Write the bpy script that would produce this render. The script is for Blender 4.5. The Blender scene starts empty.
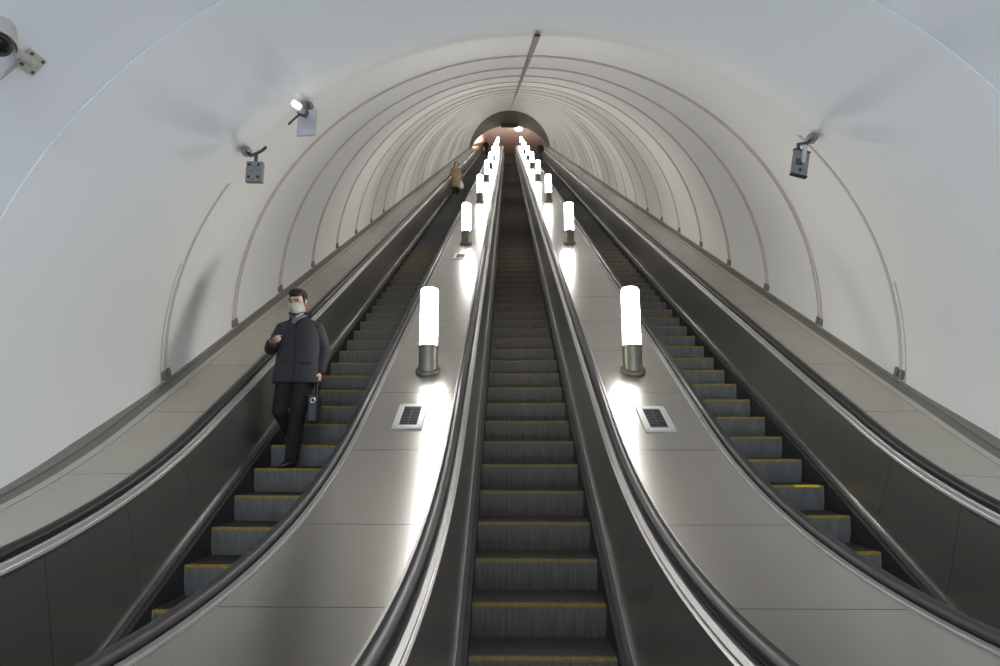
import bpy, bmesh, math, random
from mathutils import Vector, Matrix
random.seed(7)
scn = bpy.context.scene
COL = scn.collection
PI = math.pi
ZC = 1.80                      # camera height over the landing
C30, S30 = math.cos(PI/6), 0.5
PITCH = 2.37                   # distance between escalator axes
S_TOP = 61.6
S_V = 58.2                     # end of the inclined vault

# ------------------------------------------------------------------ materials
def mat(name, col, rough=.5, metal=0., spec=.5, emis=None, estr=0., var=0., vscale=4., rvar=0., bump=0., bscale=60.,
        stretch=(1,1,1), coords='Object', aniso=0.):
    m = bpy.data.materials.new(name); m.use_nodes = True
    nt = m.node_tree; b = nt.nodes['Principled BSDF']
    b.inputs['Base Color'].default_value = (*col, 1); b.inputs['Roughness'].default_value = rough
    b.inputs['Metallic'].default_value = metal; b.inputs['Specular IOR Level'].default_value = spec
    if aniso: b.inputs['Anisotropic'].default_value = aniso
    if emis:
        b.inputs['Emission Color'].default_value = (*emis, 1); b.inputs['Emission Strength'].default_value = estr
    if var or rvar or bump:
        tc = nt.nodes.new('ShaderNodeTexCoord'); mp = nt.nodes.new('ShaderNodeMapping')
        mp.inputs['Scale'].default_value = stretch
        nt.links.new(tc.outputs[coords], mp.inputs['Vector'])
    if var or rvar:
        n = nt.nodes.new('ShaderNodeTexNoise'); n.inputs['Scale'].default_value = vscale; n.inputs['Detail'].default_value = 5
        nt.links.new(mp.outputs['Vector'], n.inputs['Vector'])
    if var:
        r = nt.nodes.new('ShaderNodeMapRange')
        r.inputs['From Min'].default_value = .1; r.inputs['From Max'].default_value = .9
        r.inputs['To Min'].default_value = 1-var; r.inputs['To Max'].default_value = 1+var
        nt.links.new(n.outputs['Fac'], r.inputs['Value'])
        mx = nt.nodes.new('ShaderNodeVectorMath'); mx.operation = 'SCALE'; mx.inputs[0].default_value = col
        nt.links.new(r.outputs['Result'], mx.inputs['Scale']); nt.links.new(mx.outputs['Vector'], b.inputs['Base Color'])
    if rvar:
        r2 = nt.nodes.new('ShaderNodeMapRange')
        r2.inputs['From Min'].default_value = .1; r2.inputs['From Max'].default_value = .9
        r2.inputs['To Min'].default_value = max(.03, rough-rvar); r2.inputs['To Max'].default_value = rough+rvar
        nt.links.new(n.outputs['Fac'], r2.inputs['Value']); nt.links.new(r2.outputs['Result'], b.inputs['Roughness'])
    if bump:
        n2 = nt.nodes.new('ShaderNodeTexNoise'); n2.inputs['Scale'].default_value = bscale; n2.inputs['Detail'].default_value = 3
        nt.links.new(mp.outputs['Vector'], n2.inputs['Vector'])
        bp = nt.nodes.new('ShaderNodeBump'); bp.inputs['Strength'].default_value = bump; bp.inputs['Distance'].default_value = .01
        nt.links.new(n2.outputs['Fac'], bp.inputs['Height']); nt.links.new(bp.outputs['Normal'], b.inputs['Normal'])
    return m

M = {}
M['plaster']  = mat('white painted plaster', (.80,.797,.775), .55, var=.015, vscale=.6)
M['hallpl']   = mat('vestibule plaster', (.81,.84,.88), .6, var=.02, vscale=.6)
M['rib']      = mat('beige joint strip', (.55,.515,.465), .5, var=.08, vscale=3)
M['seam']     = mat('dark crown seam', (.26,.22,.19), .7, var=.5, vscale=9)
M['deck']     = mat('brushed steel plate', (.50,.492,.472), .25, metal=1, var=.04, vscale=1.2)
M['sidedeck'] = mat('beige enamel plate', (.37,.338,.28), .26, metal=.0, spec=.6, var=.06, vscale=2.5)
M['strip']    = mat('pale enamel strip', (.42,.39,.335), .35, spec=.5, var=.05)
M['channel']  = mat('grey brown channel', (.16,.145,.12), .45, var=.08)
M['cap']      = mat('olive grey wall cap', (.17,.163,.143), .45, var=.08)
M['panel']    = mat('dark stainless panel', (.44,.428,.40), .31, metal=.91, var=.06, vscale=1.0)
M['skirt']    = mat('black skirt', (.025,.025,.025), .5, var=.1)
M['skirttrim']= mat('dark skirt strip', (.085,.085,.085), .4, metal=.6)
M['alu']      = mat('aluminium profile', (.50,.50,.51), .36, metal=1, var=.05)
M['edge']     = mat('brushed edge profile', (.42,.42,.41), .46, metal=1, var=.05)
M['rubber']   = mat('black rubber handrail', (.016,.016,.017), .42, spec=.4)
M['black']    = mat('black recess', (.012,.012,.012), .7)
M['step']     = mat('grey cast step', (.16,.157,.156), .5, metal=.25, var=.4, vscale=5, stretch=(3,.5,.7))
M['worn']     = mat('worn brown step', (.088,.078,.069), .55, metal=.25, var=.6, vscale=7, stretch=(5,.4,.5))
M['tread']    = mat('dark step tread', (.035,.032,.028), .6, var=.2, vscale=8)
M['yellow']   = mat('worn yellow paint', (.30,.215,.035), .6, var=.45, vscale=14)
M['bright']   = mat('fresh yellow paint', (.75,.52,.02), .5)
M['globe']    = mat('lit lamp glass', (.9,.9,.9), .3, emis=(1,.97,.92), estr=29.)
M['lampbase'] = mat('bronze lamp base', (.20,.185,.15), .45, metal=.8, var=.1)
M['frame']    = mat('light aluminium frame', (.50,.50,.48), .45, metal=.5)
M['grille']   = mat('dark grille', (.05,.05,.05), .5, metal=.3)
M['greybox']  = mat('speckled grey metal', (.21,.21,.21), .5, metal=.2, var=.35, vscale=60)
M['palebox']  = mat('pale bluish metal', (.52,.52,.56), .45, metal=.2, var=.12, vscale=8)
M['darkmetal']= mat('dark grey metal', (.09,.09,.085), .5, metal=.4)
M['cctv']     = mat('cream camera housing', (.52,.50,.44), .45, var=.04)
M['glass']    = mat('dark lens glass', (.01,.01,.012), .08)
M['floorst']  = mat('grey granite floor', (.30,.29,.28), .35, var=.2, vscale=25)
M['soffit']   = mat('shaded brown soffit', (.17,.145,.105), .6, var=.1, vscale=1)  # base colour darkened to carry the shade of the unlit barrel
M['pink']     = mat('pink lit plaster', (.60,.43,.36), .6, var=.05, vscale=1)
M['skin']     = mat('skin', (.55,.34,.26), .5, var=.05, vscale=20)
M['hair']     = mat('dark hair', (.007,.006,.006), .6, var=.2, vscale=60)
M['coat']     = mat('charcoal wool', (.027,.027,.030), .85, var=.2, vscale=40, bump=.2, bscale=150)
M['trouser']  = mat('black trousers', (.006,.006,.007), .85)
M['shoe']     = mat('black leather', (.012,.012,.012), .3)
M['mask']     = mat('white mask', (.72,.70,.66), .8)
M['scarf']    = mat('grey scarf', (.12,.12,.13), .9, var=.3, vscale=50)
M['leather']  = mat('black bag leather', (.007,.007,.008), .45)
M['chrome']   = mat('chrome', (.7,.7,.7), .2, metal=1)
M['screen']   = mat('phone body', (.015,.013,.013), .2)
M['beige']    = mat('beige coat', (.25,.185,.115), .85, var=.12, vscale=10)
M['whitebag'] = mat('white plastic bag', (.75,.72,.69), .5)
M['dkcloth']  = mat('dark jacket', (.03,.028,.03), .8)
M['grycloth'] = mat('grey trousers', (.12,.12,.13), .85)
M['eye']      = mat('eye', (.02,.015,.012), .2)

# ------------------------------------------------------------------ helpers
def link(name, me, m=None, parent=None, smooth=False, loc=None):
    o = bpy.data.objects.new(name, me); COL.objects.link(o)
    if m is not None:
        for k in (m if isinstance(m, (list, tuple)) else [m]): me.materials.append(k)
    if parent is not None: o.parent = parent
    if loc is not None: o.location = loc
    if smooth:
        for p in me.polygons: p.use_smooth = True
    return o
def mesh(name, v, f, m=None, parent=None, smooth=False, loc=None):
    me = bpy.data.meshes.new(name); me.from_pydata(v, [], f)
    bm = bmesh.new(); bm.from_mesh(me); bmesh.ops.recalc_face_normals(bm, faces=bm.faces); bm.to_mesh(me); bm.free()
    return link(name, me, m, parent, smooth, loc)
def bobj(name, bm, m, parent=None, smooth=False, loc=None):
    bmesh.ops.recalc_face_normals(bm, faces=bm.faces)
    me = bpy.data.meshes.new(name); bm.to_mesh(me); bm.free()
    return link(name, me, m, parent, smooth, loc)
def empty(name, loc, label, cat, group=None, rz=0):
    o = bpy.data.objects.new(name, None); COL.objects.link(o); o.location = loc; o.rotation_euler = (0,0,rz)
    o.empty_display_size = .1
    tag(o, label, cat, group); return o
def tag(o, label, cat, group=None):
    o['label'] = label; o['category'] = cat
    if group: o['group'] = group
    return o
def struct(o): o['kind'] = 'structure'; return o
def add_box(bm, c, s, rot=None, bevel=0.):
    r = bmesh.ops.create_cube(bm, size=1); vs = r['verts']
    mtx = Matrix.Translation(c) @ (rot.to_4x4() if rot is not None else Matrix.Identity(4)) @ Matrix.Diagonal((*s,1))
    bmesh.ops.transform(bm, matrix=mtx, verts=vs)
    if bevel:
        es = list({e for v in vs for e in v.link_edges})
        bmesh.ops.bevel(bm, geom=es, offset=bevel, segments=2, affect='EDGES', profile=.6)
def add_lathe(bm, prof, seg=32, mtx=Matrix.Identity(4)):
    rings = []
    for r, z in prof:
        rings.append([bm.verts.new(mtx @ Vector((r*math.cos(2*PI*i/seg), r*math.sin(2*PI*i/seg), z))) for i in range(seg)])
    for a, b in zip(rings, rings[1:]):
        for i in range(seg): bm.faces.new((a[i], a[(i+1)%seg], b[(i+1)%seg], b[i]))
    bm.faces.new(rings[0][::-1]); bm.faces.new(rings[-1])
def add_tube(bm, pts, rad, seg=14, flat=1., side=None, cap=True):
    """tapering tube through points; rad = number, list, or list of (a,b); rounded ends"""
    pts = [Vector(p) for p in pts]; n = len(pts)
    if not isinstance(rad, (list, tuple)): rad = [rad]*n
    rad = [r if isinstance(r, (list, tuple)) else (r, r*flat) for r in rad]
    tang = []
    for i in range(n):
        tang.append((pts[min(i+1,n-1)]-pts[max(i-1,0)]).normalized())
    up = Vector(side) if side is not None else (Vector((1,0,0)) if abs(tang[0].x) < .8 else Vector((0,1,0)))
    P, R, T = [], [], []
    if cap:
        for k in (80,55,28):
            a = math.radians(k); m_ = min(rad[0]); P.append(pts[0]-tang[0]*m_*math.sin(a)); R.append((rad[0][0]*math.cos(a), rad[0][1]*math.cos(a))); T.append(tang[0])
    P += pts; R += rad; T += tang
    if cap:
        for k in (28,55,80):
            a = math.radians(k); m_ = min(rad[-1]); P.append(pts[-1]+tang[-1]*m_*math.sin(a)); R.append((rad[-1][0]*math.cos(a), rad[-1][1]*math.cos(a))); T.append(tang[-1])
    rings = []
    for p, (a, b), t in zip(P, R, T):
        u = (up - t*up.dot(t)).normalized(); up = u; w = t.cross(u)
        rings.append([bm.verts.new(p + u*a*math.cos(2*PI*i/seg) + w*b*math.sin(2*PI*i/seg)) for i in range(seg)])
    for a, b in zip(rings, rings[1:]):
        for i in range(seg): bm.faces.new((a[i], a[(i+1)%seg], b[(i+1)%seg], b[i]))
    bm.faces.new(rings[0][::-1]); bm.faces.new(rings[-1])
def add_ball(bm, c, r, rot=None, seg=20):
    q = bmesh.ops.create_uvsphere(bm, u_segments=seg, v_segments=seg//2+2, radius=1)
    r = r if isinstance(r, (list, tuple)) else (r,r,r)
    mtx = Matrix.Translation(c) @ (rot.to_4x4() if rot is not None else Matrix.Identity(4)) @ Matrix.Diagonal((*r,1))
    bmesh.ops.transform(bm, matrix=mtx, verts=q['verts'])
def RX(d): return Matrix.Rotation(math.radians(d), 3, 'X')
def RY(d): return Matrix.Rotation(math.radians(d), 3, 'Y')
def RZ(d): return Matrix.Rotation(math.radians(d), 3, 'Z')

# ------------------------------------------------------------------ incline frame and paths
def inc(x, s, n):              # incline coordinates -> world
    return Vector((x, s*C30-(n-3.40)*S30, s*S30+(n-3.40)*C30+ZC))
NS = (-S30, C30)
R_H, T_H = 6.5, 4.7            # lower curve of handrail line (level .75 above the nosing line)
R_S = 2.4                      # lower curve of the steps
_s_tan = 2.93; _ys = _s_tan*C30+1.7; ZFLAT_S = (_s_tan*S30-3.40*C30) - R_S*(1-C30)
def s_path_back(d):            # d = arc length back from s=4.7 on the step line; returns (Y,Z,angle)
    s = 4.7-d
    if s >= _s_tan: return (s*C30+1.7, s*S30-3.4*C30, PI/6)
    e = _s_tan-s; a = e/R_S
    if a < PI/6:
        th = PI/6-a; return (_ys-R_S*(S30-math.sin(th)), ZFLAT_S+R_S*(1-math.cos(th)), th)
    return (_ys-R_S*S30-(e-R_S*PI/6), ZFLAT_S, 0.)
L_H = R_H*PI/6; Y_H0 = T_H*C30+1.325; Z_H0 = T_H*S30-2.65*C30; Y_HF = Y_H0-R_H*S30; Z_HF = Z_H0-R_H*(1-C30)
L_S = (4.7-_s_tan)+R_S*PI/6+(_ys-R_S*S30-Y_HF)
RT = 4.0                       # upper curve
def fr(t):
    """station t -> (S point, S normal), (H point, H normal); t is the incline coordinate on the straight part"""
    if t >= T_H:
        if t <= S_TOP:
            return ((t*C30+1.7, t*S30-3.4*C30), NS), ((t*C30+1.325, t*S30-2.65*C30), NS)
        e = t-S_TOP; a = min(e/RT, PI/6); th = PI/6-a; rest = max(0, e-RT*PI/6)
        cy, cz = S_TOP*C30+1.7+RT*S30, S_TOP*S30-3.4*C30-RT*C30
        nn = (-math.sin(th), math.cos(th))
        return ((cy+RT*nn[0]+rest, cz+RT*nn[1]), nn), ((cy+(RT+.75)*nn[0]+rest, cz+(RT+.75)*nn[1]), nn)
    d = T_H-t
    if d <= L_H:
        th = PI/6-d/R_H
        H = ((Y_H0-R_H*(S30-math.sin(th)), Z_H0-R_H*(C30-math.cos(th))*-1 if False else Z_HF+R_H*(1-math.cos(th))), (-math.sin(th), math.cos(th)))
        y, z, a = s_path_back(d/L_H*L_S); Sx = ((y, z), (-math.sin(a), math.cos(a)))
    else:
        y = Y_HF-(d-L_H); H = ((y, Z_HF), (0,1)); Sx = ((y, ZFLAT_S), (0,1))
    return Sx, H
T_END = T_H-L_H-1.15           # bottom end of the balustrades
T_UP = S_TOP+RT*PI/6+2.0
def stations(a, b, fine=.05, coarse=1.6):
    out = [a]; t = a
    while True:
        step = fine if (t < T_H+.1 or t >= S_TOP-.01) else coarse
        nt_ = t+step
        if t < S_TOP < nt_: nt_ = S_TOP
        if nt_ >= b-1e-4: break
        out.append(nt_); t = nt_
    out.append(b); return out
def pt(x, P, dn, F):
    (p, n) = F[0] if P == 'S' else F[1]
    if P == 'W': dn -= F[2]
    return (x, p[0]+n[0]*dn, p[1]+n[1]*dn+ZC)
def sweep(name, prof, a, b, m, parent=None, smooth=False, fine=.05, closed=True, coarse=1.6, sts=None, kx=1, x0=0):
    sts = sts or stations(a, b, fine, coarse); v = []; f = []; k = len(prof)
    for t in sts:
        F = fr(t)+((.16 if kx > 0 else .03)*(1-math.exp(-max(0, 4.7-t)**2*.30)),)
        for x, P, dn in prof: v.append(pt(x0+kx*x, P, dn, F))
    for i in range(len(sts)-1):
        for j in range(k if closed else k-1):
            f.append((i*k+j, i*k+(j+1)%k, (i+1)*k+(j+1)%k, (i+1)*k+j))
    if closed: f.append(tuple(range(k))[::-1]); f.append(tuple(range((len(sts)-1)*k, len(sts)*k)))
    o = mesh(name, v, f, m, parent, True)
    o.data.set_sharp_from_angle(angle=math.radians(25))
    return o
def rect(P, x0, x1, n0, n1): return [(x0,P,n0),(x1,P,n0),(x1,P,n1),(x0,P,n1)]

# ------------------------------------------------------------------ steps
def step_geo(bmoff=0., ya=.40, zb=-.235, lo=0, hi=None):
    path = [(.40,0),(.30,0),(.20,0),(.10,0),(.042,0),(.004,0),(0,-.004),(.0015,-.022),(.003,-.05),(.008,-.10),(.017,-.16),(.032,-.21),(.05,-.26)]
    path = path[lo:hi]
    xs = []
    N = 49; w = 1.0/N
    for i in range(N):
        x = -.5+i*w
        xs += [(x+.0005,0),(x+w*.56,0),(x+w*.60,1),(x+w*.96,1)]
    v = []; f = []
    for j, (y, z) in enumerate(path):
        a = path[max(j-1,0)]; b = path[min(j+1,len(path)-1)]
        ty, tz = b[0]-a[0], b[1]-a[1]; l = math.hypot(ty,tz); ny, nz = tz/l, -ty/l     # outward (up / towards viewer)
        for x, g in xs:
            o = bmoff if not g else bmoff-.008
            v.append((x, y+ny*o, z+nz*o))
    k = len(xs)
    for j in range(len(path)-1):
        for i in range(k-1): f.append((j*k+i, j*k+i+1, (j+1)*k+i+1, (j+1)*k+i))
    return v, f, k, path
_v, _f, _k, _path = step_geo()
step_me = bpy.data.meshes.new('step'); step_me.from_pydata(_v, [], _f)
step_me.materials.append(M['tread']); step_me.materials.append(M['step'])
for i, p in enumerate(step_me.polygons):
    p.material_index = 0 if i//(_k-1) < 4 else 1
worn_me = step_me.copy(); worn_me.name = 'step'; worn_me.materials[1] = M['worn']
_v, _f, _k2, _ = step_geo(.0016, lo=4, hi=8)
edge_me = bpy.data.meshes.new('yellow_edge'); edge_me.from_pydata(_v, [], _f); edge_me.materials.append(M['yellow'])
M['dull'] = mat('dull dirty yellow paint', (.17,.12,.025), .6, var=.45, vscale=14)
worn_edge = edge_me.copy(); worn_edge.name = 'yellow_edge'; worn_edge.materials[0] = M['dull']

def nosings(s0):
    """world (Y,Z) nosing of every step from the landing to the top"""
    out = []; y = s0*C30+1.7
    while y > 2.5: y -= .4
    ytop = fr(T_UP)[0][0][0]
    ytan = S_TOP*C30+1.7
    while y < ytop-.5:
        if y >= _ys and y <= ytan: z = (y-1.7)/C30*S30-3.4*C30
        elif y < _ys:
            q = y-(_ys-R_S*S30)
            z = ZFLAT_S if q <= 0 else ZFLAT_S+R_S-math.sqrt(R_S*R_S-q*q)
        else:
            cy = ytan+RT*S30; cz = S_TOP*S30-3.4*C30-RT*C30; q = cy-y
            z = cz+RT if q <= 0 else cz+math.sqrt(RT*RT-q*q)
        out.append((y, z+ZC)); y += .4
    return out

# ------------------------------------------------------------------ escalators
def escalator(cx, s0, label):
    root = empty('escalator', (cx, 2.0, ZFLAT_S+ZC), label, 'escalator')
    off = Vector(root.location)
    def par(o):
        o.parent = root; o.matrix_parent_inverse = Matrix.Translation(-off); return o
    ns = nosings(s0)
    for i, (y, z) in enumerate(ns[:100]):
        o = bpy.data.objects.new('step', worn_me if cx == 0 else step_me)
        COL.objects.link(o); o.location = (cx, y, z); par(o)
        if i < 34:
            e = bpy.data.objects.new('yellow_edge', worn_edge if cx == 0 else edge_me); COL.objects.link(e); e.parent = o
    v = []; f = []
    for y, z in ns[100:]:
        b = len(v); v += [(cx-.5,y+.4,z),(cx+.5,y+.4,z),(cx+.5,y,z),(cx-.5,y,z),(cx+.5,y+.04,z-.25),(cx-.5,y+.04,z-.25)]
        f += [(b,b+1,b+2,b+3),(b+3,b+2,b+4,b+5)]
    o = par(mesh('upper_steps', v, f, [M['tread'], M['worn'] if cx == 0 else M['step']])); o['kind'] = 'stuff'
    for i, p in enumerate(o.data.polygons): p.material_index = i % 2
    for sg in (-1, 1):
        K = dict(kx=sg, x0=cx)
        par(sweep('skirt', rect('S', .506,.582,-.30,.050), T_END, T_UP, M['skirt'], **K))
        par(sweep('skirt_strip', [(.545,'S',.051),(.577,'S',.051),(.577,'S',.066),(.545,'S',.060)], T_END, T_UP, M['skirttrim'], **K))
        par(sweep('skirt_edge', rect('S', .576,.587,.051,.086), T_END, T_UP, M['chrome'], **K))
        # inner panels, one by one
        cuts = [T_END]
        t = 4.22-.745*4
        while t < T_UP-1:
            if t > T_END+.2: cuts.append(t)
            t += .745 if t < 4.2 else 1.49
        cuts.append(T_UP)
        for a, b in zip(cuts, cuts[1:]):
            par(sweep('balustrade_panel', [(.588,'S',.060),(.604,'S',.060),(.654,'H',-.055),(.634,'H',-.055)], a+.0025, b-.0025, M['panel'], **K))
        par(sweep('handrail_guide', [(.626,'H',-.085),(.640,'H',-.085),(.680,'H',-.050),(.680,'H',-.018),(.669,'H',-.018),(.665,'H',-.031),(.640,'H',-.047),(.636,'H',-.057),(.622,'H',-.064),(.622,'H',-.074)], T_END, T_UP, M['alu'], smooth=False, **K))
        par(sweep('handrail_track', rect('H', .681,.748,-.060,.012), T_END, T_UP, M['black'], **K))
        # handrail with a turned-down loop at the bottom
        cs = [(.674,-.004),(.672,.012),(.678,.030),(.692,.042),(.715,.047),(.738,.042),(.752,.030),(.757,.012),(.754,-.004),(.742,-.004),(.742,.013),(.688,.013),(.688,-.004)]
        v = []; f = []; k = len(cs); sts = stations(T_END, T_UP, .12, 1.6); rows = []
        F = fr(T_END)[1]; rr = .33
        for i in range(20, 0, -1):
            a = PI*i/20
            rows.append(((F[0][0]-rr*math.sin(a), F[0][1]-rr+rr*math.cos(a)), (-math.sin(a), math.cos(a))))
        for t in sts: rows.append(fr(t)[1])
        for p, n in rows:
            for x, dn in cs: v.append((cx+sg*x, p[0]+n[0]*dn, p[1]+n[1]*dn+ZC))
        for i in range(len(rows)-1):
            for j in range(k): f.append((i*k+j, i*k+(j+1)%k, (i+1)*k+(j+1)%k, (i+1)*k+j))
        f.append(tuple(range(k))); f.append(tuple(range((len(rows)-1)*k, len(rows)*k)))
        par(mesh('handrail', v, f, M['rubber'], smooth=True))
        # rounded newel under the loop
        v = []; f = []
        for x in (.60, .735):
            b = len(v); lst = []
            for i in range(21):
                a = PI*i/20; v.append((cx+sg*x, F[0][0]-(rr-.02)*math.sin(a)+.001, F[0][1]-rr+(rr-.02)*math.cos(a)+ZC)); lst.append(b+i)
            v.append((cx+sg*x, F[0][0], ZFLAT_S+ZC)); v.append((cx+sg*x, F[0][0]-.12, ZFLAT_S+ZC)); 
            f.append(tuple(lst[:21])+(b+21,) if False else tuple(lst))
        for i in range(20): f.append((i, i+1, 23+i+1, 23+i))
        par(mesh('newel', v[:], f, M['panel']))
    # comb plate and landing plate
    bm = bmesh.new(); y0 = ns[0][0]
    add_box(bm, (cx, y0-.30, ZFLAT_S+ZC+.004), (1.0,.56,.02))
    for i in range(49): add_box(bm, (cx-.5+(i+.78)/49, y0+.0, ZFLAT_S+ZC+.006), (.007,.12,.012))
    par(bobj('comb_plate', bm, M['frame']))
    return root, ns

ESC = {}
ESC['M'] = escalator(0, 2.868, 'middle escalator of the three, empty of riders, between the two rows of lamps')
ESC['L'] = escalator(-PITCH, 4.177, 'escalator carrying the man in the charcoal coat, along the wall with two fixtures')
ESC['R'] = escalator(PITCH, 3.89, 'escalator with the bright yellow patch on one step, along the wall with one fixture')

# fresh yellow patch on one step of the third escalator
st = [o for o in ESC['R'][0].children if o.name.startswith('step')]
tgt = min(st, key=lambda o: abs(o.location.y-(4.824*C30+1.7)))
bm = bmesh.new(); add_box(bm, (.33,.014,.004), (.24,.032,.004)); add_box(bm, (.33,-.003,-.006), (.24,.004,.016))
o = bobj('yellow_patch', bm, M['bright'], tgt); o['label'] = 'fresh bright yellow patch'

# ------------------------------------------------------------------ decks
JP = 1.13
def cuts_from(phase):
    t = phase
    while t-JP > T_END+.3: t -= JP
    c = [T_END]
    while t < T_UP-.3: c.append(t); t += JP
    return c+[T_UP]
def deck(sg, label):
    root = empty('balustrade_deck', (sg*PITCH/2, 2, .9), label, 'escalator deck', 'steel decks between the escalators')
    off = Vector(root.location)
    def par(o): o.parent = root; o.matrix_parent_inverse = Matrix.Translation(-off); return o
    x0, x1 = .765, PITCH-.765
    c = cuts_from(7.62)
    c = [q-.10 if 2.7 < q < 3.5 else q-.06 if 1.4 < q < 2.7 else q for q in c]
    for a, b in zip(c, c[1:]):
        par(sweep('cover_plate', rect('H', x0+.020, x1-.055, -.03, .0), a+.003, b-.003, M['deck'], kx=sg, smooth=False))
    par(sweep('edge_profile', [(x0,'H',-.05),(x0+.018,'H',-.05),(x0+.018,'H',.003),(x0,'H',.003)], T_END, T_UP, M['edge'], kx=sg))
    for e, s_ in ((x1,-1),):
        par(sweep('edge_profile', [(e,'H',-.05),(e+s_*.053,'H',-.05),(e+s_*.053,'H',.002),(e+s_*.037,'H',.002),(e+s_*.034,'H',.008),(e,'H',.008)], T_END, T_UP, M['edge'], kx=sg))
    par(sweep('underlay', rect('H', x0+.06, x1-.06, -.05, -.034), T_END, T_UP, M['black'], kx=sg))
    F = fr(T_END)[1]
    bm = bmesh.new(); add_box(bm, (sg*PITCH/2, F[0][0]+.01, (F[0][1]+ZC-.03)/2), (x1-x0, .02, F[0][1]+ZC-.03))
    par(bobj('front_panel', bm, M['panel']))
    return root
deck(-1, 'sloping steel deck with lamps between the man\'s escalator and the middle one')
deck(1, 'sloping steel deck with lamps between the middle escalator and the one with the yellow patch')
def side_deck(sg, label):
    root = empty('side_deck', (sg*3.5, 2, .9), label, 'escalator deck', 'beige decks along the tunnel walls')
    off = Vector(root.location)
    def par(o): o.parent = root; o.matrix_parent_inverse = Matrix.Translation(-off); return o
    b_ = PITCH
    par(sweep('edge_profile', [(b_+.765,'H',-.05),(b_+.80,'H',-.05),(b_+.80,'H',.004),(b_+.79,'H',.010),(b_+.765,'H',.010)], T_END, T_UP, M['channel'], kx=sg))
    c = cuts_from(6.07)
    for a, b in zip(c, c[1:]):
        par(sweep('cover_plate', [(b_+.802,'H',-.03),(b_+1.325,'W',-.03),(b_+1.325,'W',0),(b_+.802,'H',0)], a+.005, b-.005, M['sidedeck'], kx=sg))
        par(sweep('border_strip', rect('W', b_+1.330, b_+1.405, -.03, .006), a+.002, b-.002, M['strip'], kx=sg))
        par(sweep('wall_channel', [(b_+1.408,'W',-.03),(b_+1.50,'W',-.03),(b_+1.50,'W',.012),(b_+1.408,'W',-.008)], a+.002, b-.002, M['channel'], kx=sg))
    par(sweep('wall_cap', [(b_+1.503,'W',-.04),(b_+1.95,'W',-.04),(b_+1.95,'W',.122),(b_+1.600,'W',.102),(b_+1.538,'W',.050),(b_+1.524,'W',.036),(b_+1.503,'W',.026)], T_END, T_UP, M['cap'], kx=sg))
    par(sweep('underlay', [(b_+.81,'H',-.05),(b_+1.49,'W',-.05),(b_+1.49,'W',-.034),(b_+.81,'H',-.034)], T_END, T_UP, M['black'], kx=sg))
    F = fr(T_END)[1]
    bm = bmesh.new(); add_box(bm, (sg*(b_+1.25), F[0][0]+.01, (F[0][1]+ZC-.03)/2), (.97, .02, F[0][1]+ZC-.03))
    par(bobj('front_panel', bm, M['panel']))
    return root
side_deck(-1, 'beige sloping deck along the tunnel wall behind the man in the charcoal coat')
side_deck(1, 'beige sloping deck along the tunnel wall beside the escalator with the yellow patch')

# ------------------------------------------------------------------ tunnel shell
TR, TN = 3.96, .10
S_R1, RSP = 5.56, 1.65
def ring(s, th, r=TR): return inc(r*math.cos(th), s, TN+r*math.sin(th))
NTH = 72
ths = [math.radians(-6+192*i/NTH) for i in range(NTH+1)]
v = []; f = []
svals = [S_R1]
while svals[-1] < S_V-.01: svals.append(min(svals[-1]+1.5, S_V))
for s in svals: v += [tuple(ring(s, th)) for th in ths]
k = NTH+1
for i in range(len(svals)-1):
    for j in range(NTH): f.append((i*k+j, i*k+j+1, (i+1)*k+j+1, (i+1)*k+j))
struct(mesh('ceiling_vault', v, f, M['plaster'], smooth=True))
# flared mouth
YA, EA, EB, EZ = 3.7, 3.89, 3.44, .30
def arch(th):
    if th < 0: return Vector((EA, YA, EZ+ZC+th/math.radians(6)*1.6))
    if th > PI: return Vector((-EA, YA, EZ+ZC+(PI-th)/math.radians(6)*1.6))
    return Vector((EA*math.cos(th), YA, EZ+ZC+EB*math.sin(th)))
v = []; f = []; NB = 14
for i in range(NB+1):
    q = i/NB
    for th in ths:
        p1 = ring(S_R1, th); p0 = arch(th)
        mlen = .32+.9*(1-max(0, math.sin(th)))
        pc = p1 + Vector((0,-C30,-S30))*mlen
        pc.x *= 1.0
        p = p1*(1-q)**2 + pc*2*q*(1-q) + p0*q*q
        v.append(tuple(p))
for i in range(NB):
    for j in range(NTH): f.append((i*k+j, i*k+j+1, (i+1)*k+j+1, (i+1)*k+j))
struct(mesh('wall_mouth', v, f, M['plaster'], smooth=True))
# vestibule vault, floor and end wall
v = []; f = []; ys = [YA, YA, 1.5, -1, -4, -9]
for iy, y in enumerate(ys):
    for th in ths:
        p = arch(th); p.y = y
        if iy: p.x *= 1.0028; p.z = (p.z-ZC-EZ)*1.0028+ZC+EZ if p.z > ZC+EZ else p.z
        p.z = max(p.z, 0); v.append(tuple(p))
for i in range(len(ys)-1):
    for j in range(NTH): f.append((i*k+j, i*k+j+1, (i+1)*k+j+1, (i+1)*k+j))
o = struct(mesh('ceiling_vestibule', v, f, M['hallpl'], smooth=True)); o.data.set_sharp_from_angle(angle=math.radians(30))
struct(mesh('floor', [(-4.1,-9,-.002),(4.1,-9,-.002),(4.1,2.7,-.002),(-4.1,2.7,-.002)], [(0,1,2,3)], M['floorst']))
struct(mesh('wall_back', [(-4.3,-9,-.1),(4.3,-9,-.1),(4.3,-9,5.8),(-4.3,-9,5.8)], [(0,1,2,3)], M['hallpl']))
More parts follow.
